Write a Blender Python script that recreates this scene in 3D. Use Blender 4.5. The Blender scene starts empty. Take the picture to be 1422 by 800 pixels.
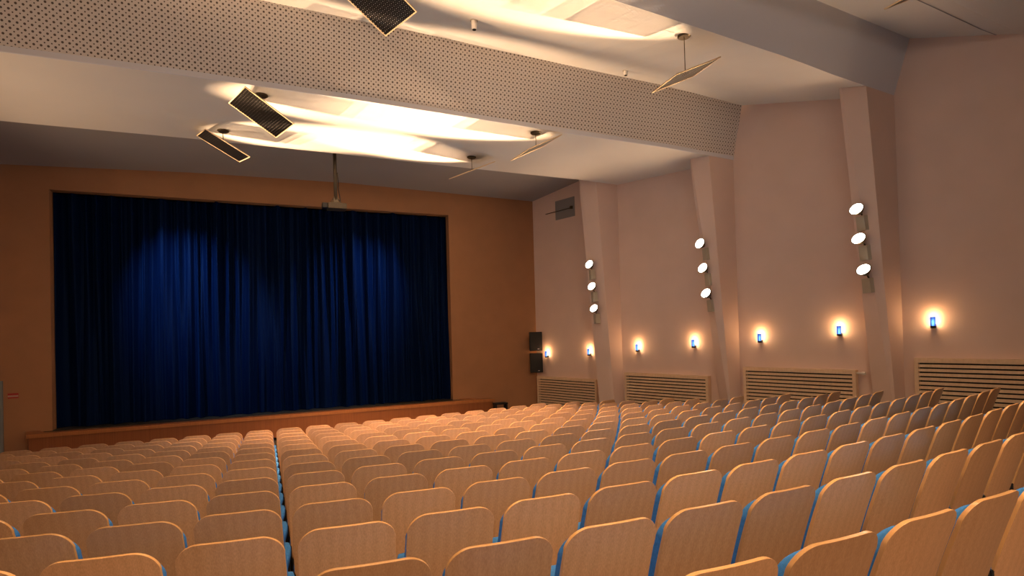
import bpy, bmesh, math, random
from mathutils import Vector, Matrix, Euler
random.seed(7)
C = bpy.context.scene.collection

# ------------------------------------------------------------------ helpers
def link(o, parent=None):
    C.objects.link(o)
    if parent is not None:
        o.parent = parent
    return o

def mesh_obj(name, bm, mat, parent=None, smooth=False, bevel=0.0, seg=2):
    me = bpy.data.meshes.new(name)
    bmesh.ops.recalc_face_normals(bm, faces=bm.faces)
    bm.to_mesh(me); bm.free()
    if mat is not None:
        me.materials.append(mat)
    if smooth:
        for p in me.polygons:
            p.use_smooth = True
    o = bpy.data.objects.new(name, me)
    link(o, parent)
    if bevel > 0:
        m = o.modifiers.new('bevel', 'BEVEL'); m.width = bevel; m.segments = seg
        m.limit_method = 'ANGLE'; m.angle_limit = math.radians(40)
        if smooth:
            wn = o.modifiers.new('weighted_normal', 'WEIGHTED_NORMAL'); wn.weight = 60
    return o

def thing(name, label, cat, loc=(0, 0, 0), rz=0.0, group=None):
    o = bpy.data.objects.new(name, None); C.objects.link(o)
    o.location = loc; o.rotation_euler = (0, 0, rz)
    o.empty_display_size = 0.1
    tag(o, label, cat, group)
    return o

def tag(o, label, cat, group=None):
    o['label'] = label; o['category'] = cat
    if group:
        o['group'] = group

def struct(name, bm, mat, parent=None, **k):
    o = mesh_obj(name, bm, mat, parent, **k)
    if parent is None:
        o['kind'] = 'structure'
    return o

def box(bm, x0, x1, y0, y1, z0, z1, M=None):
    v = [bm.verts.new((x, y, z)) for x in (x0, x1) for y in (y0, y1) for z in (z0, z1)]
    if M is not None:
        for a in v: a.co = M @ a.co
    for f in ((0, 1, 3, 2), (4, 6, 7, 5), (0, 4, 5, 1), (2, 3, 7, 6), (0, 2, 6, 4), (1, 5, 7, 3)):
        bm.faces.new([v[i] for i in f])
    return v

def hexa(bm, a, b):
    """solid between quad a (4 pts) and quad b (4 pts)"""
    va = [bm.verts.new(p) for p in a]; vb = [bm.verts.new(p) for p in b]
    bm.faces.new(va[::-1]); bm.faces.new(vb)
    for i in range(4):
        j = (i + 1) % 4
        bm.faces.new((va[i], va[j], vb[j], vb[i]))

def tube(bm, p0, p1, r0, r1=None, n=16, cap=True):
    r1 = r0 if r1 is None else r1
    p0 = Vector(p0); p1 = Vector(p1); d = (p1 - p0).normalized()
    q = d.to_track_quat('Z', 'Y')
    ra = []; rb = []
    for i in range(n):
        a = 2 * math.pi * i / n; e = Vector((math.cos(a), math.sin(a), 0))
        ra.append(bm.verts.new(p0 + q @ (e * r0))); rb.append(bm.verts.new(p1 + q @ (e * r1)))
    for i in range(n):
        j = (i + 1) % n
        bm.faces.new((ra[i], ra[j], rb[j], rb[i]))
    if cap:
        bm.faces.new(ra[::-1]); bm.faces.new(rb)

def lathe(bm, prof, M, n=28):
    """prof: (r, z) list"""
    rings = []
    for r, z in prof:
        if r < 1e-5:
            rings.append([bm.verts.new(M @ Vector((0, 0, z)))])
        else:
            rings.append([bm.verts.new(M @ Vector((r * math.cos(2 * math.pi * i / n), r * math.sin(2 * math.pi * i / n), z))) for i in range(n)])
    for a, b in zip(rings[:-1], rings[1:]):
        for i in range(n):
            j = (i + 1) % n
            if len(a) == 1 and len(b) == 1: continue
            if len(a) == 1: bm.faces.new((a[0], b[i], b[j]))
            elif len(b) == 1: bm.faces.new((a[i], a[j], b[0]))
            else: bm.faces.new((a[i], a[j], b[j], b[i]))

def interp(x, xs, ys):
    if x <= xs[0]: return ys[0]
    for i in range(len(xs) - 1):
        if x <= xs[i + 1]:
            t = (x - xs[i]) / (xs[i + 1] - xs[i]); return ys[i] * (1 - t) + ys[i + 1] * t
    return ys[-1]

# ------------------------------------------------------------------ materials
def new_mat(name):
    m = bpy.data.materials.new(name); m.use_nodes = True
    nt = m.node_tree; b = nt.nodes['Principled BSDF']
    return m, nt, b

def N(nt, t, **k):
    n = nt.nodes.new(t)
    for a, v in k.items(): setattr(n, a, v)
    return n

def L(nt, a, b): nt.links.new(a, b)

def rgba(c): return (c[0], c[1], c[2], 1.0)

def plain(name, col, rough=0.6, metal=0.0, spec=0.5, noise=0.0, nscale=8.0, bump=0.0, bscale=60.0):
    m, nt, b = new_mat(name)
    b.inputs['Base Color'].default_value = rgba(col)
    b.inputs['Roughness'].default_value = rough
    b.inputs['Metallic'].default_value = metal
    b.inputs['Specular IOR Level'].default_value = spec
    tc = N(nt, 'ShaderNodeTexCoord')
    if noise > 0:
        nz = N(nt, 'ShaderNodeTexNoise'); nz.inputs['Scale'].default_value = nscale; nz.inputs['Detail'].default_value = 5
        L(nt, tc.outputs['Object'], nz.inputs['Vector'])
        r = N(nt, 'ShaderNodeValToRGB')
        r.color_ramp.elements[0].position = .3; r.color_ramp.elements[1].position = .7
        r.color_ramp.elements[0].color = rgba([max(0, c * (1 - noise)) for c in col])
        r.color_ramp.elements[1].color = rgba([min(1, c * (1 + noise)) for c in col])
        L(nt, nz.outputs['Fac'], r.inputs['Fac']); L(nt, r.outputs['Color'], b.inputs['Base Color'])
    if bump > 0:
        nz = N(nt, 'ShaderNodeTexNoise'); nz.inputs['Scale'].default_value = bscale; nz.inputs['Detail'].default_value = 4
        L(nt, tc.outputs['Object'], nz.inputs['Vector'])
        bp = N(nt, 'ShaderNodeBump'); bp.inputs['Strength'].default_value = bump; bp.inputs['Distance'].default_value = .01
        L(nt, nz.outputs['Fac'], bp.inputs['Height']); L(nt, bp.outputs['Normal'], b.inputs['Normal'])
    return m

def wood(name, dark, light, rough=0.35, scale=(9, 9, 1.1), vary=True, coat=0.0):
    m, nt, b = new_mat(name)
    tc = N(nt, 'ShaderNodeTexCoord'); mp = N(nt, 'ShaderNodeMapping'); mp.inputs['Scale'].default_value = scale
    oi = N(nt, 'ShaderNodeObjectInfo')
    add = N(nt, 'ShaderNodeVectorMath', operation='ADD')
    mul = N(nt, 'ShaderNodeVectorMath', operation='SCALE')
    cmb = N(nt, 'ShaderNodeCombineXYZ')
    for i in range(3): L(nt, oi.outputs['Random'], cmb.inputs[i])
    L(nt, cmb.outputs[0], mul.inputs[0]); mul.inputs['Scale'].default_value = 37.0
    L(nt, tc.outputs['Object'], mp.inputs['Vector'])
    L(nt, mp.outputs[0], add.inputs[0]); L(nt, mul.outputs[0], add.inputs[1])
    w = N(nt, 'ShaderNodeTexWave', wave_type='BANDS', bands_direction='X')
    w.inputs['Scale'].default_value = .55; w.inputs['Distortion'].default_value = 7; w.inputs['Detail'].default_value = 3
    w.inputs['Detail Scale'].default_value = .8
    L(nt, add.outputs[0], w.inputs['Vector'])
    nz = N(nt, 'ShaderNodeTexNoise'); nz.inputs['Scale'].default_value = 5; nz.inputs['Detail'].default_value = 6
    mp2 = N(nt, 'ShaderNodeMapping'); mp2.inputs['Scale'].default_value = (4.5, 4.5, .28)
    L(nt, add.outputs[0], mp2.inputs['Vector']); L(nt, mp2.outputs[0], nz.inputs['Vector'])
    mx = N(nt, 'ShaderNodeMath', operation='MULTIPLY_ADD'); mx.inputs[1].default_value = .10
    mh = N(nt, 'ShaderNodeMath', operation='MULTIPLY'); mh.inputs[1].default_value = .90
    L(nt, nz.outputs['Fac'], mh.inputs[0]); L(nt, w.outputs['Fac'], mx.inputs[0]); L(nt, mh.outputs[0], mx.inputs[2])
    r = N(nt, 'ShaderNodeValToRGB')
    r.color_ramp.elements[0].position = .15; r.color_ramp.elements[0].color = rgba(dark)
    r.color_ramp.elements[1].position = .75; r.color_ramp.elements[1].color = rgba(light)
    L(nt, mx.outputs[0], r.inputs['Fac'])
    if vary:
        hs = N(nt, 'ShaderNodeHueSaturation')
        mr = N(nt, 'ShaderNodeMapRange'); mr.inputs['To Min'].default_value = .80; mr.inputs['To Max'].default_value = 1.12
        L(nt, oi.outputs['Random'], mr.inputs['Value']); L(nt, mr.outputs[0], hs.inputs['Value'])
        L(nt, r.outputs['Color'], hs.inputs['Color']); L(nt, hs.outputs['Color'], b.inputs['Base Color'])
    else:
        L(nt, r.outputs['Color'], b.inputs['Base Color'])
    b.inputs['Roughness'].default_value = rough
    b.inputs['Coat Weight'].default_value = coat; b.inputs['Coat Roughness'].default_value = .25
    return m

def emit(name, col, s):
    m, nt, b = new_mat(name)
    b.inputs['Base Color'].default_value = rgba(col)
    b.inputs['Emission Color'].default_value = rgba(col)
    b.inputs['Emission Strength'].default_value = s
    return m

def dot_mask(nt, vec, ax, ay, pitch, r, off=(0, 0)):
    """1 inside round dots of radius r on a square grid of the two given axes"""
    sp = N(nt, 'ShaderNodeSeparateXYZ'); L(nt, vec, sp.inputs[0])
    sq = []
    for k, a in enumerate((ax, ay)):
        m1 = N(nt, 'ShaderNodeMath', operation='MULTIPLY_ADD'); m1.inputs[1].default_value = 1 / pitch; m1.inputs[2].default_value = 100 + off[k]
        L(nt, sp.outputs[a], m1.inputs[0])
        fr = N(nt, 'ShaderNodeMath', operation='FRACT'); L(nt, m1.outputs[0], fr.inputs[0])
        s = N(nt, 'ShaderNodeMath', operation='SUBTRACT'); s.inputs[1].default_value = .5; L(nt, fr.outputs[0], s.inputs[0])
        p = N(nt, 'ShaderNodeMath', operation='MULTIPLY'); L(nt, s.outputs[0], p.inputs[0]); L(nt, s.outputs[0], p.inputs[1])
        sq.append(p)
    ad = N(nt, 'ShaderNodeMath', operation='ADD'); L(nt, sq[0].outputs[0], ad.inputs[0]); L(nt, sq[1].outputs[0], ad.inputs[1])
    lt = N(nt, 'ShaderNodeMath', operation='LESS_THAN'); lt.inputs[1].default_value = (r / pitch) ** 2
    L(nt, ad.outputs[0], lt.inputs[0])
    return lt.outputs[0]

WALLC = (.74, .56, .475)
M_wall = plain('wall_paint', WALLC, .75, noise=.03, nscale=1.5, bump=.15, bscale=90)
M_stagewall = plain('stage_wall_paint', (.38, .185, .085), .8, noise=.05, nscale=2, bump=.2, bscale=80)
M_ceil = plain('ceiling_paint', (.76, .72, .66), .8, noise=.02, nscale=1)
M_beam = plain('beam_paint', (.68, .68, .72), .8, noise=.02, nscale=1)
M_ceil_dark = plain('stage_ceiling_shaded', (.36, .34, .33), .85, noise=.02, nscale=1)  # shade over the stage end is put into a darker ceiling colour
M_seat = wood('beech_veneer', (.56, .265, .105), (.80, .435, .215), .34, coat=.2)
M_edge = wood('beech_edge', (.85, .44, .15), (.95, .55, .22), .3, coat=.3)
M_apron = wood('apron_wood', (.20, .060, .016), (.30, .10, .03), .4, scale=(3, 3, .5), vary=False)
M_rim = wood('stage_rim_wood', (.32, .115, .035), (.44, .17, .055), .35, scale=(3, 3, .5), vary=False)
M_rail = wood('radiator_wood', (.66, .46, .29), (.82, .60, .40), .5, scale=(1, 1, 6), vary=False)
M_blue = plain('blue_upholstery', (.05, .26, .72), .9, noise=.15, nscale=60, bump=.3, bscale=300)
M_black = plain('black_steel', (.016, .016, .018), .45, metal=.3)
M_speaker = plain('black_cabinet', (.006, .006, .006), .7)
M_grille = plain('black_grille', (.010, .010, .010), .6, bump=.5, bscale=200)
M_floor = plain('dark_floor', (.10, .085, .075), .8, noise=.2, nscale=4)
M_deck = plain('stage_deck', (.018, .014, .010), .7, noise=.2, nscale=5)
M_dark = plain('dark_void', (.012, .010, .009), .9)
M_grey = plain('grey_box', (.46, .40, .30), .6)
M_bronze = plain('bronze_metal', (.10, .075, .045), .4, metal=.8)
M_proj = plain('dark_bronze_paint', (.07, .052, .03), .45, metal=.2)
M_brass = plain('brushed_edge', (.85, .66, .42), .35, metal=.4)
M_white = plain('white_fitting', (.75, .70, .64), .5)
M_red = plain('red_sign', (.38, .02, .02), .6)
M_signpale = plain('sign_pale', (.45, .30, .24), .6)
M_vent = plain('vent_grey', (.24, .23, .23), .6)
M_doorframe = plain('door_frame_grey', (.20, .22, .23), .6)
M_door = plain('door_leaf', (.30, .32, .32), .6)
M_lens = emit('lamp_lens', (1.0, .93, .82), 9.0)
M_bulb = emit('warm_bulb', (1.0, .62, .28), 60.0)

# perforated acoustic board of the beam
def mat_perf():
    m, nt, b = new_mat('perforated_board')
    tc = N(nt, 'ShaderNodeTexCoord')
    a = dot_mask(nt, tc.outputs['Object'], 'X', 'Z', .085, .0165)
    c = dot_mask(nt, tc.outputs['Object'], 'X', 'Z', .085, .0105, (.5, .5))
    mx = N(nt, 'ShaderNodeMath', operation='MAXIMUM'); L(nt, a, mx.inputs[0]); L(nt, c, mx.inputs[1])
    mc = N(nt, 'ShaderNodeMix', data_type='RGBA')
    mc.inputs['A'].default_value = rgba((.68, .62, .57)); mc.inputs['B'].default_value = rgba((.10, .075, .06))
    L(nt, mx.outputs[0], mc.inputs['Factor']); L(nt, mc.outputs['Result'], b.inputs['Base Color'])
    b.inputs['Roughness'].default_value = .8
    return m
M_perf = mat_perf()

def mat_reflector():
    m, nt, b = new_mat('perforated_reflector_metal')
    tc = N(nt, 'ShaderNodeTexCoord')
    a = dot_mask(nt, tc.outputs['Object'], 'X', 'Y', .042, .0095)
    c = dot_mask(nt, tc.outputs['Object'], 'X', 'Y', .042, .0070, (.5, .5))
    mx = N(nt, 'ShaderNodeMath', operation='MAXIMUM'); L(nt, a, mx.inputs[0]); L(nt, c, mx.inputs[1])
    b.inputs['Base Color'].default_value = rgba((.06, .055, .05)); b.inputs['Metallic'].default_value = 1.0
    b.inputs['Roughness'].default_value = .3
    inv = N(nt, 'ShaderNodeMath', operation='SUBTRACT'); inv.inputs[0].default_value = 1.0; L(nt, mx.outputs[0], inv.inputs[1])
    L(nt, inv.outputs[0], b.inputs['Alpha'])
    return m
M_refl = mat_reflector()

def mat_curtain():
    m, nt, b = new_mat('navy_velvet')
    b.inputs['Base Color'].default_value = rgba((.0008, .0054, .032))
    b.inputs['Roughness'].default_value = .5
    b.inputs['Specular IOR Level'].default_value = .13
    b.inputs['Specular Tint'].default_value = rgba((.25, .5, 1))
    b.inputs['Sheen Weight'].default_value = .06; b.inputs['Sheen Tint'].default_value = rgba((.05, .25, 1)); b.inputs['Sheen Roughness'].default_value = .4
    return m
M_curtain = mat_curtain()

def mat_blueglass():
    m, nt, b = new_mat('blue_glass')
    b.inputs['Base Color'].default_value = rgba((.04, .18, .75)); b.inputs['Roughness'].default_value = .3
    b.inputs['Transmission Weight'].default_value = .35
    b.inputs['Emission Color'].default_value = rgba((.05, .25, 1.0)); b.inputs['Emission Strength'].default_value = .25
    return m
M_glass = mat_blueglass()

# ------------------------------------------------------------------ camera
F = Vector((0.40413038, 0.91459018, 0.01426319))
R = Vector((0.91450227, -0.40366793, -0.02716248))
U = Vector((0.01908494, -0.0240209, 0.99952927))
cam = bpy.data.cameras.new('camera'); co = bpy.data.objects.new('camera', cam); C.objects.link(co)
M = Matrix.Identity(4)
for i in range(3):
    M[i][0] = R[i]; M[i][1] = U[i]; M[i][2] = -F[i]
co.matrix_world = M
cam.sensor_width = 36; cam.lens = 768.5266 / 1422 * 36; cam.shift_y = 52.2187 / 1422
cam.clip_start = .05; cam.clip_end = 200
bpy.context.scene.camera = co

# ------------------------------------------------------------------ room shell
YS = 16.956; WX = 8.384; WS = .30; XL = -6.2
def wall_x(y): return WX + WS * (YS - y)
YB = -5.0
TOP = 6.6
SEAT_H = .88
def seat_top(x, y):
    y = min(y, 13.0)
    return (-0.68516 - 0.0021772 * x - 0.09375789 * y + 0.0012632 * x * x + 0.00064646 * x * y + 0.00027304 * y * y)
def floor_z(x, y): return seat_top(x, y) - SEAT_H

bm = bmesh.new()
ny = 60; nx = 30; g = []
for j in range(ny + 1):
    y = YB + (YS + .3 - YB) * j / ny
    x0, x1 = XL, wall_x(y)
    g.append([bm.verts.new((x0 + (x1 - x0) * i / nx, y, floor_z(x0 + (x1 - x0) * i / nx, y))) for i in range(nx + 1)])
for j in range(ny):
    for i in range(nx):
        bm.faces.new((g[j][i], g[j][i + 1], g[j + 1][i + 1], g[j + 1][i]))
struct('floor', bm, M_floor, smooth=True)

bm = bmesh.new()   # right wall, flaring away from the stage
a, b_ = (wall_x(YS + .3), YS + .3), (wall_x(YB), YB)
nrm = Vector((1, WS, 0)).normalized() * .25
hexa(bm, [(a[0], a[1], -3), (b_[0], b_[1], -3), (b_[0], b_[1], TOP), (a[0], a[1], TOP)],
     [(a[0] + nrm.x, a[1] + nrm.y, -3), (b_[0] + nrm.x, b_[1] + nrm.y, -3), (b_[0] + nrm.x, b_[1] + nrm.y, TOP), (a[0] + nrm.x, a[1] + nrm.y, TOP)])
struct('wall_right', bm, M_wall)
bm = bmesh.new(); box(bm, XL - .25, XL, YB, YS + .3, -3, TOP); struct('wall_left', bm, M_wall)
bm = bmesh.new(); box(bm, XL - .25, wall_x(YB) + .3, YB - .25, YB, -3, TOP); struct('wall_back', bm, M_wall)
# stage wall with the proscenium opening
OX0, OX1, OZ0, OZ1 = -4.85, 5.37, -2.05, 3.85
bm = bmesh.new()
box(bm, XL, OX0, YS, YS + .3, -3, TOP); box(bm, OX1, WX + .05, YS, YS + .3, -3, TOP)
box(bm, OX0, OX1, YS, YS + .3, OZ1, TOP); box(bm, OX0, OX1, YS, YS + .3, -3, OZ0 - .13)
struct('wall_stage', bm, M_stagewall)
bm = bmesh.new(); box(bm, OX0 - .5, OX1 + .5, YS + 1.2, YS + 1.3, -3, 5); struct('wall_backstage', bm, M_dark)

# ceiling sheets, folded at the portal frames
AX = [0, 5.09, 6.59, 8.54, 9.79, 11.43]; AZ = [5.12, 4.94, 4.85, 4.73, 4.61, 4.50]
TX = [0, 8.88, 10.08, 11.5];             TZ = [5.86, 5.69, 5.61, 5.51]
BX = [0, 1.5, 5.66, 8.32, 10.45];        BZ = [4.235, 4.235, 4.17, 4.15, 4.08]
BTX = [0, 2.3, 5.56, 8.16, 10.53];       BTZ = [5.56, 5.55, 5.48, 5.45, 5.33]
CX = [0, 1.5, 4.04, 8.16, 9.5];          CZ = [4.34, 4.34, 4.31, 4.30, 4.26]
YA, YAT, YBE, YBT, YC = 6.85, 6.573, 10.06, 9.811, 13.46
def zA(x): return interp(abs(x), AX, AZ)
def zAT(x): return interp(abs(x), TX, TZ)
def zB(x): return interp(abs(x), BX, BZ)
def zBT(x): return interp(abs(x), BTX, BTZ)
def zC(x): return interp(abs(x), CX, CZ)
def zS(x): return interp(x, [-6.2, -5.78, -1.72, 2.21, 8.4], [4.36, 4.38, 4.55, 4.61, 4.5])
def sheet(name, sections, mat, th=0.0):
    """sections: list of (y, zfunc); a sheet across the hall from the left wall to the right wall"""
    bm = bmesh.new(); n = 40; rows = []
    for y, f in sections:
        x1 = wall_x(y) + .03
        rows.append([bm.verts.new((XL + (x1 - XL) * i / n, y, f(XL + (x1 - XL) * i / n))) for i in range(n + 1)])
    for a, b in zip(rows[:-1], rows[1:]):
        for i in range(n): bm.faces.new((a[i], a[i + 1], b[i + 1], b[i]))
    return struct(name, bm, mat)
YK = 5.36
sheet('ceiling', [(YB, lambda x: zAT(x) - 1.15), (2.0, lambda x: zAT(x) - .95), (5.02, lambda x: zAT(x) - .61), (YK, lambda x: zAT(x) - .47), (YAT, zAT)], M_ceil)
sheet('trim_1', [(YAT, zAT), (YA, zA)], M_beam)                       # smooth face of the near beam
sheet('ceiling', [(YA, zA), (YBT, zBT)], M_ceil)
def lerpB(t):
    return (YBT + (YBE - YBT) * t, lambda x: zBT(x) * (1 - t) + zB(x) * t)
sheet('trim_2', [(YBT, zBT), lerpB(.93)], M_perf)                     # perforated face of the middle beam
sheet('trim_3', [lerpB(.93), (YBE - .015, lambda x: zB(x) + .005), (YBE, zB)], M_beam)
sheet('ceiling', [(YBE, zB), (YC, zC)], M_ceil)
sheet('trim_4', [(YC, zC), (YC + .02, lambda x: zC(x) + .45)], M_beam)  # stage side of the far beam
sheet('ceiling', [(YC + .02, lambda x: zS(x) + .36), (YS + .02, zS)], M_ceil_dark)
# thin dark joint in the rear ceiling
bm = bmesh.new()
n = 40; x1 = wall_x(YK); rows = []
for dy, dz in ((-.012, -.009), (.012, -.001)):
    rows.append([bm.verts.new((XL + (x1 - XL) * i / n, YK + dy, zAT(XL + (x1 - XL) * i / n) - .47 + dz - .001)) for i in range(n + 1)])
for i in range(n): bm.faces.new((rows[0][i], rows[0][i + 1], rows[1][i + 1], rows[1][i]))
struct('trim_5', bm, M_vent)

# tapered pilasters (portal frame legs) on the right wall
PIL = {}
def pilaster(idx, y, nt, nb, ft, fb, zlow):
    nt, nb, ft, fb = map(Vector, (nt, nb, ft, fb))
    def ext(t, b, z):
        k = (z - b.z) / (t.z - b.z); return b + (t - b) * k
    zt = 5.6 if idx == 6 else 5.0
    a_t, a_b = ext(nt, nb, zt), ext(nt, nb, zlow); c_t, c_b = ext(ft, fb, zt), ext(ft, fb, zlow)
    yf = ft.y
    bm = bmesh.new()
    hexa(bm, [a_b, c_b, Vector((wall_x(yf) + .05, yf, zlow)), Vector((wall_x(y) + .05, y, zlow))],
         [a_t, c_t, Vector((wall_x(yf) + .05, yf, zt)), Vector((wall_x(y) + .05, y, zt))])
    struct('trim_%d' % idx, bm, M_wall)
pilaster(6, YA, (10.583, 6.85, 4.536), (11.102, 6.85, -1.483), (10.445, 7.3, 4.704), (11.198 - .06, 7.3, -1.433), -2.3)
pilaster(7, YBE, (9.697, 10.06, 4.006), (10.11, 10.06, -1.64), (9.511, 10.51, 4.121), (10.20, 10.51, -1.69), -2.6)
pilaster(8, YC, (8.713, 13.46, 4.237), (9.074, 13.46, -1.528), (8.412, 13.91, 4.392), (8.884, 13.91, -1.993), -2.8)

# door beside the stage, only its frame edge is in the picture
bm = bmesh.new(); box(bm, -5.86, -5.775, YS - .05, YS, -2.63, -.8); box(bm, -6.2, -5.86, YS - .05, YS, -.88, -.8)
struct('door_1', bm, M_doorframe)
bm = bmesh.new(); box(bm, -6.2, -5.86, YS - .02, YS, -2.63, -.88); d1 = mesh_obj('door_leaf', bm, M_door, bpy.data.objects['door_1'])

# ------------------------------------------------------------------ stage
st = thing('stage_platform', 'low wooden stage platform with red-brown front boards below the blue curtain', 'stage', (0, 16.6, -2.62))
FZ = -2.64
fl, fr_, bl, br = (-5.15, 16.3), (6.54, 16.3), (-5.36, YS - .002), (5.85, YS - .002)
zt = -2.04
def loc(p, z): return (p[0], p[1] - 16.6, z + 2.62)
bm = bmesh.new()
def inset(p, dx, dy): return (p[0] + dx, p[1] + dy)
fi = [inset(fl, .03, .03), inset(fr_, -.05, .03), inset(br, -.03, 0), inset(bl, .03, 0)]
hexa(bm, [loc(p, FZ) for p in fi], [loc(p, zt - .09) for p in fi])
mesh_obj('front_boards', bm, M_apron, st)
bm = bmesh.new()
rw_ = .26
inn = [inset(fl, rw_, rw_), inset(fr_, -rw_ * 1.4, rw_), inset(br, -rw_, 0), inset(bl, rw_, 0)]
out = [fl, fr_, br, bl]
for i in (0, 1, 3):
    j = (i + 1) % 4
    a, b2, c2, d2 = out[i], out[j], inn[j], inn[i]
    hexa(bm, [loc(p, zt - .09) for p in (a, b2, c2, d2)], [loc(p, zt) for p in (a, b2, c2, d2)])
mesh_obj('edge_rim', bm, M_rim, st)
bm = bmesh.new()
hexa(bm, [loc(p, zt - .089) for p in inn], [loc(p, zt - .03) for p in inn])
mesh_obj('deck', bm, M_deck, st)
bm = bmesh.new(); box(bm, OX0, OX1, YS, YS + 1.2, zt - .12, zt - .02); struct('floor', bm, M_deck)

# curtain with gathered folds
bm = bmesh.new()
nx, nz = 1100, 14
random.seed(3)
fold = []
x = OX0 - .1
ph = 0.0
k1 = [random.uniform(0, 6.28) for _ in range(8)]
prof = {}
NF = 2400; FX0 = OX0 - .3; FDX = (OX1 - OX0 + .6) / NF
def folds(seed, lo, hi, amp):
    rnd = random.Random(seed); y = [0.0] * (NF + 1); x0 = FX0
    while x0 < FX0 + NF * FDX:
        w = rnd.uniform(lo, hi) * rnd.choice((.6, 1, 1, 1.5)); A = amp * rnd.uniform(.35, 1.0) * min(1.3, w / lo)
        sk = rnd.uniform(.35, .65)
        for i in range(max(0, int((x0 - FX0) / FDX)), min(NF, int((x0 + w - FX0) / FDX)) + 1):
            u = (FX0 + i * FDX - x0) / w
            if 0 <= u <= 1:
                v = u / sk * .5 if u < sk else .5 + (u - sk) / (1 - sk) * .5
                y[i] += -A * (.5 - .5 * math.cos(2 * math.pi * v)) ** 1.3
        x0 += w
    return y
f_top, f_bot, f_fine = folds(11, .20, .46, .27), folds(23, .28, .60, .30), folds(5, .06, .13, .020)
def samp(f, x):
    k = (x - FX0) / FDX; i = max(0, min(NF - 1, int(k))); r_ = k - i
    return f[i] * (1 - r_) + f[i + 1] * r_
def curt(x, t):
    k = min(1, max(0, (t - .05) / .75)); k = k * k * (3 - 2 * k) * .75 + .2
    xs = x + .05 * (1 - t) * math.sin(x * 3.7 + 1)
    return .16 + samp(f_top, x) * k + samp(f_bot, xs) * (1 - k) + samp(f_fine, x + .02 * math.sin(t * 5)) + .03 * (1 - t) * math.sin(x * 2.6 + 1)
grid = []
for j in range(nz + 1):
    t = j / nz; z = zt - .01 + (OZ1 - .005 - zt) * t
    row = []
    for i in range(nx + 1):
        x = OX0 + .012 + (OX1 - OX0 - .024) * i / nx
        sway = .02 * math.sin(t * 4 + x * 3.1) * (1 - t) * min(1, i / 40, (nx - i) / 40)
        row.append(bm.verts.new((x + sway, YS + .30 + curt(x, t), z)))
    grid.append(row)
for j in range(nz):
    for i in range(nx):
        bm.faces.new((grid[j][i], grid[j][i + 1], grid[j + 1][i + 1], grid[j + 1][i]))
cu = mesh_obj('stage_curtain', bm, M_curtain, smooth=True)
tag(cu, 'closed navy blue velvet stage curtain hanging in vertical folds', 'curtain')

# ------------------------------------------------------------------ loudspeakers
def loudspeaker(z0, z1, label, tilt=0.0):
    w, dp = .44, .34
    t = thing('loudspeaker', label, 'speaker', (8.17, 16.66, z0), math.radians(-8), 'black speakers stacked in the corner')
    h = z1 - z0
    bm = bmesh.new()
    hexa(bm, [(-w / 2, -dp / 2, 0), (w / 2, -dp / 2, 0), (w / 2 - .09, dp / 2, 0), (-w / 2 + .09, dp / 2, 0)],
         [(-w / 2, -dp / 2, h), (w / 2, -dp / 2, h), (w / 2 - .09, dp / 2, h), (-w / 2 + .09, dp / 2, h)])
    mesh_obj('cabinet', bm, M_speaker, t, bevel=.012)
    bm = bmesh.new(); box(bm, -w / 2 + .02, w / 2 - .02, -dp / 2 - .012, -dp / 2 - .001, .02, h - .02)
    gr = mesh_obj('grille', bm, M_grille, t, bevel=.006)
    bm = bmesh.new(); box(bm, .04, .10, -dp / 2 - .016, -dp / 2 - .0125, .055, .072)
    bd = mesh_obj('badge', bm, M_white, gr)
    bd['label'] = 'small pale badge'
    bm = bmesh.new(); box(bm, -.05, .05, dp / 2, dp / 2 + .10, h * .4, h * .6); mesh_obj('wall_bracket', bm, M_black, t)
loudspeaker(-.60, .03, 'upper of the two black loudspeakers in the corner right of the stage')
loudspeaker(-1.32, -.68, 'lower of the two black loudspeakers in the corner right of the stage')

# red and pale notice on the stage wall
sg = thing('wall_sign', 'small dark red sign on the orange wall left of the stage', 'sign', (-5.59, YS, -1.165))
bm = bmesh.new(); box(bm, -.10, .10, -.012, 0, -.06, .06); mesh_obj('board', bm, M_red, sg)
bm = bmesh.new(); box(bm, -.098, .098, -.014, -.0125, -.028, .012); pb = mesh_obj('pale_band', bm, M_signpale, sg); pb['label'] = 'pale band across the red sign'

# little black bench right of the stage
bn = thing('bench', 'small black bench on the floor beside the right end of the stage', 'bench', (6.62, 16.05, -2.64))
bm = bmesh.new(); box(bm, -.21, .21, -.13, .13, .44, .49); mesh_obj('bench_top', bm, M_black, bn, bevel=.01)
for sx in (-1, 1):
    bm = bmesh.new(); box(bm, sx * .18 - .018, sx * .18 + .018, -.12, .12, 0, .44); mesh_obj('leg', bm, M_black, bn)

# ------------------------------------------------------------------ projector hanging before the curtain
pj = thing('projector', 'dark projector hanging on a long pole in front of the curtain top', 'projector', (1.58, 14.0, 3.2))
pj.rotation_euler = (0, 0, math.radians(0))
ztop = zS(1.58) + .36 * (1 - (14.0 - YC) / (YS - YC)) - 3.2
bm = bmesh.new(); box(bm, -.20, .24, -.17, .17, -.07, .07); mesh_obj('body', bm, M_proj, pj, bevel=.015)
bm = bmesh.new(); box(bm, -.32, -.20, -.11, .11, -.055, .07); mesh_obj('lens_housing', bm, M_black, pj, bevel=.01)
bm = bmesh.new(); tube(bm, (0, 0, .17), (0, 0, ztop), .042, n=14); mesh_obj('pole', bm, M_proj, pj, smooth=True)
bm = bmesh.new(); box(bm, -.13, .13, -.09, .09, .075, .10); hexa(bm, [(-.07, -.05, .10), (.07, -.05, .10), (.07, .05, .10), (-.07, .05, .10)], [(-.04, -.03, .25), (.04, -.03, .25), (.04, .03, .25), (-.04, .03, .25)])
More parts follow.
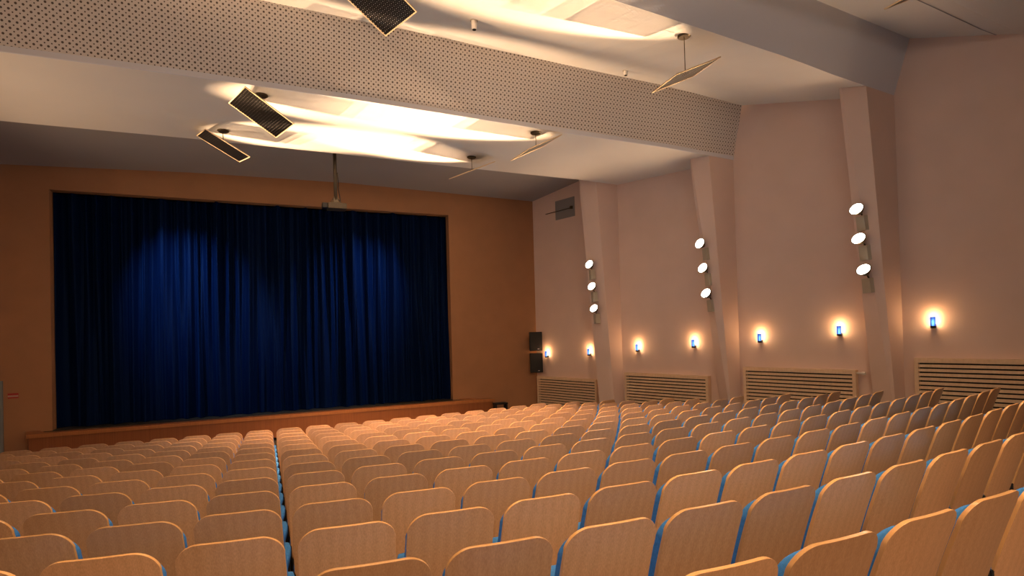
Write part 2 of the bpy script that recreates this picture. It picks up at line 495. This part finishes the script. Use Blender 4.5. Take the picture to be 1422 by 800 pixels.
for sx in (-1, 1):
    tube(bm, (sx * .14, -.06, .06), (sx * .045, 0, .22), .012, n=8)
mesh_obj('mount', bm, M_proj, pj)
bm = bmesh.new(); tube(bm, (0, 0, ztop - .03), (0, 0, ztop), .10, n=20); mesh_obj('ceiling_plate', bm, M_bronze, pj)
bm = bmesh.new()
pts = [(.05, .02, .85), (.075, .03, .6), (.07, .03, .45), (.10, .03, .28), (.12, .03, .09)]
for a, b2 in zip(pts[:-1], pts[1:]): tube(bm, a, b2, .011, n=8)
mesh_obj('cable', bm, M_black, pj)

# ------------------------------------------------------------------ hung reflector panels
def surf1(x, y):
    t = (y - YA) / (YBT - YA); return zA(x) * (1 - t) + zBT(x) * t
def surf2(x, y):
    t = (y - YBE) / (YC - YBE); return zB(x) * (1 - t) + zC(x) * t
def surf0(x, y):
    return zAT(x) - interp(y, [2, 5.02, YK, YAT], [.95, .61, .47, 0])
W_, H_ = .91, .76
def reflector(cen, rot, surf, label):
    c = Vector(cen)
    t = thing('reflector_panel', label, 'reflector panel', c, 0, 'metal reflector panels hung under the ceiling')
    rm = Euler(rot, 'XYZ').to_matrix().to_4x4()
    def P(name, bm, m, **k):
        o = mesh_obj(name, bm, m, t, **k); return o
    bm = bmesh.new(); box(bm, -W_ / 2 + .012, W_ / 2 - .012, -H_ / 2 + .012, H_ / 2 - .012, -.004, .004)
    sh = P('perforated_sheet', bm, M_refl); sh.rotation_euler = rot
    bm = bmesh.new()
    for a in ((-W_ / 2, W_ / 2, -H_ / 2, -H_ / 2 + .014), (-W_ / 2, W_ / 2, H_ / 2 - .014, H_ / 2), (-W_ / 2, -W_ / 2 + .014, -H_ / 2 + .014, H_ / 2 - .014), (W_ / 2 - .014, W_ / 2, -H_ / 2 + .014, H_ / 2 - .014)):
        box(bm, a[0], a[1], a[2], a[3], -.009, .009)
    fr = P('edge_frame', bm, M_brass); fr.rotation_euler = rot; fr['label'] = 'thin pale metal edge'
    zt = surf(c.x, c.y) - c.z
    bm = bmesh.new(); tube(bm, (0, 0, .01), (0, 0, zt - .02), .007, n=8); P('rod', bm, M_bronze)
    bm = bmesh.new(); lathe(bm, [(0, zt + .015), (.105, zt + .015), (.11, zt - .02), (.09, zt - .035), (0, zt - .035)], Matrix.Identity(4)); P('ceiling_rose', bm, M_bronze, smooth=False)
    bm = bmesh.new(); box(bm, -.05, .05, -.03, .03, .006, .02); cl = P('clamp', bm, M_bronze); cl.rotation_euler = rot
PL = [((1.35, 7.22, 4.43), (-.02, .47, .35), surf1, 'square perforated metal reflector panel cut off by the top edge of the photo'),
      ((-.023, 10.41, 3.92), (-.049, .481, .353), surf2, 'dark tilted reflector panel left of centre just under the perforated beam'),
      ((-.754, 12.64, 3.988), (.131, .434, .349), surf2, 'dark narrow-looking reflector panel lowest and farthest left under the ceiling'),
      ((5.198, 10.274, 3.865), (-.016, -.471, .089), surf2, 'edge-on tan reflector panel right of centre close under the perforated beam'),
      ((4.567, 12.466, 3.948), (.038, -.438, .227), surf2, 'tan reflector panel farthest from the camera, above the curtain right corner'),
      ((6.505, 7.232, 4.262), (.043, -.417, -.154), surf1, 'large edge-on reflector panel above the right end of the perforated beam'),
      ((7.91, 4.18, 4.32), (.04, -.42, -.10), surf0, 'edge-on reflector panel barely showing at the top right of the photo')]
for p in PL: reflector(*p)

# small cylindrical ceiling fittings
def ceiling_spot(x, y, surf, label, h=.16, r=.045):
    z = surf(x, y)
    t = thing('ceiling_spot', label, 'ceiling spot', (x, y, z), 0)
    bm = bmesh.new(); tube(bm, (0, 0, -h), (0, 0, .03), r, n=20); mesh_obj('housing', bm, M_white, t)
    bm = bmesh.new(); tube(bm, (0, 0, -h - .004), (0, 0, -h), r * .75, n=20); mesh_obj('lens', bm, M_dark, t)
    bm = bmesh.new(); tube(bm, (0, 0, -.012), (0, 0, .02), r * 1.5, n=20); mesh_obj('mounting_ring', bm, M_grey, t)
def surf3(x, y): return zS(x) + .36 * (1 - (y - YC) / (YS - YC))
ceiling_spot(3.31, 8.74, surf1, 'white cylinder spot on the ceiling just above the perforated beam')
ceiling_spot(6.88, 9.40, surf1, 'tiny white fitting on ceiling near the right end of the perforated beam', .10, .04)
ceiling_spot(-2.9, 14.3, surf3, 'small ceiling fitting left of the projector over the stage front', .10, .05)
ceiling_spot(4.26, 14.3, surf3, 'small ceiling fitting right of the projector over the stage front', .10, .05)

# ------------------------------------------------------------------ flood lamps on the pilasters
LAMPS = {'A': [((10.796, 7.11, 1.986), (10.524, 7.093, 2.244)), ((10.846, 7.11, 1.405), (10.573, 7.105, 1.672)), ((10.901, 7.11, .763), (10.627, 7.063, 1.063))],
         'B': [((9.835, 10.33, 1.807), (9.572, 10.336, 2.051)), ((9.882, 10.33, 1.19), (9.617, 10.314, 1.457)), ((9.931, 10.33, .554), (9.663, 10.283, .847))],
         'C': [((8.704, 13.74, 1.66), (8.505, 13.64, 1.934)), ((8.756, 13.73, 1.007), (8.556, 13.621, 1.299)), ((8.807, 13.72, .376), (8.601, 13.611, .665))]}
AIM = {'A': [(5.0, 7.45, 4.97), (4.9, 7.45, 4.97), (4.8, 7.45, 4.97)], 'B': [(3.75, 10.46, 4.23), (3.65, 10.46, 4.23), (3.55, 10.46, 4.23)], 'C': [(3.1, 12.45, 4.3), (3.0, 12.45, 4.3), (2.9, 12.45, 4.3)]}
AIML = {'A': (2.6, 7.45, 5.0), 'B': (1.35, 10.5, 4.25), 'C': (.55, 12.6, 4.3)}
PNAME = {'A': 'the nearest right-wall pilaster', 'B': 'the middle right-wall pilaster', 'C': 'the pilaster nearest the stage'}
ONAME = ['top', 'middle', 'bottom']
PSL = {'A': (10.583 - 11.102) / (4.536 + 1.483), 'B': (9.697 - 10.11) / 5.646, 'C': (8.713 - 9.074) / 5.765}
LIGHTC = (1.0, .64, .37)
def spot(name, locp, aim, power, ang, blend, col=LIGHTC, r=.02):
    l = bpy.data.lights.new(name, 'SPOT'); l.energy = power; l.spot_size = math.radians(ang); l.spot_blend = blend; l.color = col; l.shadow_soft_size = r
    o = bpy.data.objects.new(name, l); C.objects.link(o); o.location = locp
    o.rotation_euler = (Vector(aim) - Vector(locp)).to_track_quat('-Z', 'Y').to_euler()
    return o
P_SPOT = {'A': 3400, 'B': 5200, 'C': 4800}
SPILL = 55; CONE = 17; BLEND = .55
for key in 'ABC':
    for i, (bp_, dp_) in enumerate(LAMPS[key]):
        t = thing('flood_lamp', '%s of three round lit flood lamps on %s' % (ONAME[i], PNAME[key]), 'lamp', bp_, 0, 'flood lamps on the right wall')
        ang = math.atan(PSL[key]) * -1
        face = Matrix.Rotation(-ang, 4, 'Y')
        fz = Matrix.Rotation(math.radians(-14), 4, 'Z') @ face
        bm = bmesh.new(); box(bm, -.105, .03, -.105, .105, -.15, .14, fz)
        mesh_obj('ballast_box', bm, M_grey, t, bevel=.008)
        rel = Vector(dp_) - Vector(bp_)
        dirv = (Vector(AIM[key][i]) - Vector(dp_)).normalized()
        dirv = (dirv + Vector((0, -.18, 0))).normalized()
        Mq = Matrix.Translation(rel) @ dirv.to_track_quat('Z', 'Y').to_matrix().to_4x4()
        bm = bmesh.new(); lathe(bm, [(0, -.15), (.05, -.15), (.07, -.12), (.128, -.02), (.135, 0), (.128, .006), (.120, 0)], Mq)
        hd = mesh_obj('lamp_head', bm, M_bronze, t, smooth=True)
        bm = bmesh.new(); lathe(bm, [(.122, -.002), (.08, .010), (0, .014)], Mq); mesh_obj('lens', bm, M_lens, hd, smooth=True)
        back = Mq @ Vector((0, 0, -.11))
        bm = bmesh.new(); tube(bm, (-.05, 0, .135), back, .016, n=10); mesh_obj('swivel_arm', bm, M_bronze, t)
        src = Vector(dp_) + dirv * .04
        spot('flood_beam', src, AIM[key][i], P_SPOT[key], CONE, BLEND)
        a = AIM[key][i]
        # the opposite wall carries the same lamps (out of frame)
        lsrc = (-5.4, dp_[1] + (.15 if key != 'C' else -.3), dp_[2] - .1)
        spot('flood_beam', lsrc, AIML[key], P_SPOT[key] * .8, CONE, BLEND)
        spot('flood_spill', src, AIM[key][i], SPILL, 150, 1.0)
        spot('flood_spill', lsrc, AIML[key], SPILL, 150, 1.0)
# added spots stand in for light the reflector panels bounce down on the rows
for (cen, rot, sf, lb), pw in zip(PL, (400, 850, 900, 850, 900, 400, 150)):
    c = Vector(cen); nv = Euler(rot, 'XYZ').to_matrix() @ Vector((0, 0, -1))
    dn = Vector((0.15 * (1 if rot[1] > 0 else -1), -.05, -1))
    spot('reflected_light_fill', c + nv * .06, c + dn, pw, 70, 1.0, (1.0, .66, .36), .05)

# ------------------------------------------------------------------ wall sconces
SC = [(16.425, -.701), (14.629, -.616), (12.896, -.481), (11.201, -.367), (9.54, -.241), (7.915, -.11), (6.366, .017)]
SNAME = ['beside the black loudspeakers at the stage corner', 'just left of the pilaster nearest the stage', 'above the left end of second radiator cover',
         'just left of the middle pilaster', 'above the left part of third radiator cover', 'just left of the nearest pilaster', 'above the largest, nearest radiator cover']
wall_rz = math.atan(WS)      # local -x of a wall piece points into the room
for (y, z), nm in zip(SC, SNAME):
    t = thing('wall_sconce', 'small blue glass wall light glowing orange, ' + nm, 'wall light', (wall_x(y), y, z), wall_rz, 'blue wall lights in a row on the right wall')
    bm = bmesh.new(); box(bm, -.025, 0, -.035, .035, -.13, -.06); box(bm, -.12, -.02, -.012, .012, -.125, -.10)
    tube(bm, (-.082, 0, -.13), (-.082, 0, -.09), .046, n=16)
    mesh_obj('bracket', bm, M_black, t)
    bm = bmesh.new(); lathe(bm, [(0, -.085), (.018, -.08), (.024, -.02), (.020, .02), (0, .035)], Matrix.Translation((-.075, 0, 0)), 14); mesh_obj('bulb', bm, M_bulb, t, smooth=True)
    bm = bmesh.new()   # half-round glass shield toward the hall
    n = 10; ri = .044; ro = .049; rings = []
    for k in range(n + 1):
        a = math.radians(100 + 160 * k / n)
        rings.append([(-.078 + r_ * math.cos(a), r_ * math.sin(a), zz) for r_, zz in ((ri, -.09), (ro, -.09), (ro, .085), (ri, .085))])
    vs = [[bm.verts.new(p) for p in r_] for r_ in rings]
    for k in range(n):
        for q in range(4): bm.faces.new((vs[k][q], vs[k][(q + 1) % 4], vs[k + 1][(q + 1) % 4], vs[k + 1][q]))
    bm.faces.new(vs[0]); bm.faces.new(vs[-1][::-1])
    mesh_obj('glass_shade', bm, M_glass, t, smooth=False)['label'] = 'blue glass shield'
    l = bpy.data.lights.new('sconce_glow', 'POINT'); l.energy = 4.5; l.color = (1.0, .50, .19); l.shadow_soft_size = .03
    o = bpy.data.objects.new('sconce_glow', l); C.objects.link(o)
    nv = Vector((-1, -WS, 0)).normalized()
    o.location = Vector((wall_x(y), y, z)) + nv * .10 + Vector((0, 0, .10))

# ------------------------------------------------------------------ slatted radiator covers
RC = [(16.83, 14.32, -1.465, 'beside the loudspeakers at the stage corner'), (13.30, 10.80, -1.21, 'between the far and the middle pilaster'),
      (9.92, 7.62, -.95, 'between the middle and the nearest pilaster'), (6.66, 3.6, -.685, 'right of the nearest pilaster')]
for y0, y1, zt, nm in RC:
    Lr = (y0 - y1) * math.sqrt(1 + WS * WS)
    fz0 = floor_z(wall_x(y0), y0)
    t = thing('radiator_cover', 'pale wooden slatted radiator cover ' + nm, 'radiator cover', (wall_x(y1), y1, fz0), wall_rz, 'slatted radiator covers along the right wall')
    zt -= fz0
    dpt = .15
    bm = bmesh.new()
    box(bm, -dpt, -.002, 0, Lr, zt - .085, zt); box(bm, -dpt, -.002, 0, .07, .0, zt - .085); box(bm, -dpt, -.002, Lr - .07, Lr, 0.0, zt - .085)
    mesh_obj('frame', bm, M_rail, t, bevel=.004)
    bm = bmesh.new(); z = zt - .085 - .028
    while z > .10:
        box(bm, -dpt + .01, -dpt + .035, .07, Lr - .07, z - .055, z); z -= .083
    mesh_obj('slats', bm, M_rail, t)
    bm = bmesh.new(); box(bm, -.05, -.003, .07, Lr - .07, 0.0, zt - .086); mesh_obj('dark_backing', bm, M_dark, t)
    if nm.startswith('between the middle'):
        bm = bmesh.new(); tube(bm, (-.09, -.10, zt - .06), (-.09, .0, zt - .06), .022, n=12); tube(bm, (-.09, -.16, zt - .06), (-.09, -.10, zt - .06), .035, n=12)
        mesh_obj('valve', bm, M_white, t)

# ventilation opening high on the right wall near the stage
vt = thing('air_vent', 'grey ventilation grille high on the right wall beside the stage', 'vent', (wall_x(15.09), 15.09, 3.66), wall_rz)
Lr = .85
bm = bmesh.new()
box(bm, -.012, .0, 0, Lr, -.0, .03); box(bm, -.012, 0, 0, Lr, .59, .62); box(bm, -.012, 0, 0, .03, .03, .59); box(bm, -.012, 0, Lr - .03, Lr, .03, .59)
mesh_obj('frame', bm, M_vent, vt)
bm = bmesh.new(); box(bm, -.006, -.001, .03, Lr - .03, .03, .59); mesh_obj('back_plate', bm, M_vent, vt)
bm = bmesh.new(); tube(bm, (-.02, .10, .28), (-.02, Lr + .45, .28), .012, n=8); box(bm, -.06, -.012, .08, .16, .24, .33); mesh_obj('pipe', bm, M_bronze, vt)

# ------------------------------------------------------------------ theatre seats
RECL = math.radians(15)
def back_y(h, x): return math.tan(RECL) * (SEAT_H - h) + .020 * (x / .26) ** 2 - .03 * ((h - .30) / .58) ** 2 + .03
def outline(h, h0, h1, w, r_top, r_bot):
    hw = w / 2
    if h > h1 - r_top:
        d = (h - (h1 - r_top)) / r_top; return hw - r_top * (1 - math.sqrt(max(0, 1 - d * d)))
    if h < h0 + r_bot:
        d = ((h0 + r_bot) - h) / r_bot; return hw - r_bot * (1 - math.sqrt(max(0, 1 - d * d)))
    return hw - .012 * ((h - (h0 + r_bot)) / (h1 - r_top - h0 - r_bot) - .5) ** 2
def slab(h0, h1, w, r_top, r_bot, y_off, th, puff=0.0):
    hs = [h0 + r_bot * (1 - math.cos(math.pi / 2 * k / 4)) for k in range(5)]
    hs += [h0 + r_bot + (h1 - r_top - h0 - r_bot) * k / 5 for k in range(1, 5)]
    hs += [h1 - r_top + r_top * math.sin(math.pi / 2 * k / 9) for k in range(10)]
    nx = 8; bm = bmesh.new(); Fr = []; Bk = []
    for h in hs:
        hw = outline(h, h0, h1, w, r_top, r_bot)
        fr, bk = [], []
        for i in range(nx + 1):
            x = -hw + 2 * hw * i / nx
            y = back_y(h, x) + y_off
            e = max(0, 1 - (2 * x / w) ** 4) * max(0, 1 - ((h - (h0 + h1) / 2) / ((h1 - h0) / 2)) ** 6)
            bk.append(bm.verts.new((x, y, h))); fr.append(bm.verts.new((x, y + th + puff * e, h)))
        Fr.append(fr); Bk.append(bk)
    m = len(hs)
    for j in range(m - 1):
        for i in range(nx):
            bm.faces.new((Bk[j][i], Bk[j][i + 1], Bk[j + 1][i + 1], Bk[j + 1][i]))
            bm.faces.new((Fr[j][i], Fr[j + 1][i], Fr[j + 1][i + 1], Fr[j][i + 1]))
        for i in (0, nx):
            bm.faces.new((Bk[j][i], Bk[j + 1][i], Fr[j + 1][i], Fr[j][i]))
    for i in range(nx):
        for j in (0, m - 1):
            bm.faces.new((Bk[j][i], Bk[j][i + 1], Fr[j][i + 1], Fr[j][i]))
    bmesh.ops.remove_doubles(bm, verts=bm.verts, dist=1e-5)
    return bm
def mark_edge(o, mat):
    """edge band of the plywood gets its own colour"""
    o.data.materials.append(mat)
    for p in o.data.polygons:
        if abs(p.normal.y) < .6: p.material_index = 1
def make_seat():
    t = thing('theatre_seat', '', 'seat')
    sh = mesh_obj('back_shell', slab(.27, .88, .492, .115, .05, 0, .022), M_seat, t, smooth=True, bevel=.004)
    mark_edge(sh, M_edge); sh['label'] = 'light beech plywood back shell'
    bc = mesh_obj('back_cushion', slab(.36, .832, .490, .12, .05, .0225, .046, .018), M_blue, t, smooth=True, bevel=.008)
    bc['label'] = 'blue padded cushion on the front of the back'
    bm = bmesh.new()
    ny_, nx_ = 6, 8; top = []; bot = []
    for j in range(ny_ + 1):
        v = j / ny_; a = []; b = []
        for i in range(nx_ + 1):
            u = i / nx_ * 2 - 1; vv = v * 2 - 1
            hw = .252 * (1 - .10 * max(0, vv) ** 3)
            x = u * hw; y = .185 + v * .42
            dome = (1 - u ** 6) * (1 - vv ** 6)
            z0 = .385 + .03 * v
            a.append(bm.verts.new((x, y, z0 + .055 + .035 * dome))); b.append(bm.verts.new((x, y, z0)))
        top.append(a); bot.append(b)
    for j in range(ny_):
        for i in range(nx_):
            bm.faces.new((top[j][i], top[j][i + 1], top[j + 1][i + 1], top[j + 1][i])); bm.faces.new((bot[j][i], bot[j + 1][i], bot[j + 1][i + 1], bot[j][i + 1]))
    for j in range(ny_):
        for i in (0, nx_): bm.faces.new((top[j][i], top[j + 1][i], bot[j + 1][i], bot[j][i]))
    for i in range(nx_):
        for j in (0, ny_): bm.faces.new((top[j][i], top[j][i + 1], bot[j][i + 1], bot[j][i]))
    mesh_obj('seat_cushion', bm, M_blue, t, smooth=True, bevel=.012)['label'] = 'blue padded seat cushion'
    bm = bmesh.new(); box(bm, -.232, .232, .20, .57, .365, .384); mesh_obj('seat_board', bm, M_seat, t)
    for s in (-1, 1):
        bm = bmesh.new(); x0, x1 = (s * .252, s * .238)
        prof = [(.20, -.02), (.36, -.02), (.335, .05), (.30, .363), (.215, .363), (.205, .40), (.175, .40), (.19, .34), (.235, .05)]
        f0 = [bm.verts.new((x0, y, z)) for y, z in prof]; f1 = [bm.verts.new((x1, y, z)) for y, z in prof]
        bm.faces.new(f0); bm.faces.new(f1[::-1])
        for i in range(len(prof)):
            j = (i + 1) % len(prof); bm.faces.new((f0[i], f0[j], f1[j], f1[i]))
        box(bm, min(s * .238, s * .268), max(s * .238, s * .268), .178, .205, .28, .405)
        mesh_obj('leg', bm, M_black, t)
    return t

QP = [-0.0273387, -0.1230464, 0.2637080, 0.0216344, 2.9837467, 0.7136086, 0.0028052, -0.0385711, -0.2241591, 0.2062687]
def seat_pos(rw, c):
    i = -rw; n = 24; uu = (c - .3) / 10; du = uu / n
    X = QP[0]; Y = 0.0
    for k in range(n):
        u = (k + .5) / n * uu
        th = QP[1] + QP[2] * u + QP[3] * u * u + QP[7] * u ** 3 + i / 10 * (QP[8] * u + QP[9] * u * u)
        X += 5.5 * math.cos(th) * du; Y += 5.5 * math.sin(th) * du
    u = uu
    th = QP[1] + QP[2] * u + QP[3] * u * u + QP[7] * u ** 3 + i / 10 * (QP[8] * u + QP[9] * u * u)
    return X, QP[4] + QP[5] * i + QP[6] * i * i + Y, th
SPAN = {-12: (-7, 11), -11: (-7, 12), -10: (-7, 13), -9: (-6, 13), -8: (-6, 14), -7: (-5, 14), -6: (-5, 15), -5: (-4, 16), -4: (-4, 17),
        -3: (-3, 17), -2: (-3, 18), -1: (-2, 18), 0: (-2, 16), 1: (0, 11), 2: (2, 7)}
ORD = ['', 'first', 'second', 'third', 'fourth', 'fifth', 'sixth', 'seventh', 'eighth', 'ninth', 'tenth', 'eleventh', 'twelfth', 'thirteenth', 'fourteenth',
       'fifteenth', 'sixteenth', 'seventeenth', 'eighteenth', 'nineteenth']
proto = make_seat(); kids = list(proto.children); used = False
for rw in range(-12, 3):
    for c in range(SPAN[rw][0], SPAN[rw][1] + 1):
        if not used:
            t = proto; used = True
        else:
            t = proto.copy(); C.objects.link(t)
            for ch in kids:
                k = ch.copy(); C.objects.link(k); k.parent = t
        X, Y, th = seat_pos(rw, c)
        t.location = (X, Y, floor_z(X, Y)); t.rotation_euler = (0, 0, th)
        row = 'front row' if rw == -12 else ('nearest row' if rw == 2 else '%s row from the stage' % ORD[rw + 13])
        side = '%s right of' % ORD[c] if c >= 1 else '%s left of' % ORD[1 - c]
        t['label'] = 'wood-backed blue seat, %s, %s the straight dark gap' % (row, side)
        t['category'] = 'seat'; t['group'] = 'rows of wood-backed theatre seats'

# ------------------------------------------------------------------ other light
def area(name, locp, aim, sx, sy, power, col):
    l = bpy.data.lights.new(name, 'AREA'); l.shape = 'RECTANGLE'; l.size = sx; l.size_y = sy; l.energy = power; l.color = col
    o = bpy.data.objects.new(name, l); C.objects.link(o); o.location = locp
    o.rotation_euler = (Vector(aim) - Vector(locp)).to_track_quat('-Z', 'Y').to_euler()
# added fill from over the back of the hall, behind the camera
area('rear_hall_fill', (1.0, -3.5, 3.6), (2.5, 8, 0.5), 8, 1.0, 130, (1.0, .80, .64))
# added spots stand in for rear panels' light thrown forward onto the middle rows
for p, a, pw in (((2.4, 3.6, 4.2), (2.6, 9.4, -1.4), 2500), ((7.91, 4.1, 4.24), (4.0, 8.6, -1.2), 1900), ((.2, 6.9, 4.3), (.9, 11.5, -1.7), 1500), ((4.4, 7.0, 4.4), (3.6, 11.5, -1.7), 1800)):
    spot('reflected_light_fill', p, a, pw, 50, .8, (1.0, .55, .25), .06)
for p, a, pw in (((-2.0, -3.2, 3.9), (-1.2, 5.5, -1.2), 300), ((3.0, -3.6, 4.0), (2.5, 5.0, -1.0), 1000), ((8.5, -3.4, 4.1), (6.5, 5.0, -1.0), 130)):
    spot('rear_seat_fill', p, a, pw, 80, .9, (1.0, .68, .44), .15)  # unseen spots added to brighten the near seat backs
for p, a in (((.2, 3.4, 4.4), (.4, 4.4, -1)), ((4.2, 3.6, 4.4), (4.4, 4.6, -1)), ((8.0, 4.6, 4.4), (7.6, 5.4, -1)), ((2.2, .6, 4.1), (2.4, 1.8, -.8))):
    spot('row_edge_fill', p, a, 420, 100, 1.0, (1.0, .62, .32), .08)  # unseen spots added overhead to bring out the top edges of the seats
# two stage spots on the ceiling over the stage front, turned to the curtain
spot('curtain_spot', (-2.9, 14.3, 4.4), (-1.8, 17.3, 1.1), 1300, 50, 1.0, (.42, .70, 1.0), .04)
spot('curtain_spot', (4.26, 14.3, 4.4), (2.3, 17.3, 1.0), 1050, 50, 1.0, (.42, .70, 1.0), .04)

w = bpy.data.worlds.new('world'); bpy.context.scene.world = w; w.use_nodes = True
w.node_tree.nodes['Background'].inputs[0].default_value = (.05, .04, .03, 1); w.node_tree.nodes['Background'].inputs[1].default_value = .3
sc = bpy.context.scene
sc.view_settings.view_transform = 'Standard'; sc.view_settings.look = 'None'; sc.view_settings.exposure = 0.12
sc.cycles.max_bounces = 8; sc.cycles.diffuse_bounces = 5; sc.cycles.glossy_bounces = 3; sc.cycles.transmission_bounces = 4; sc.cycles.transparent_max_bounces = 8
sc.cycles.sample_clamp_indirect = 6.0
sc.cycles.use_denoising = True
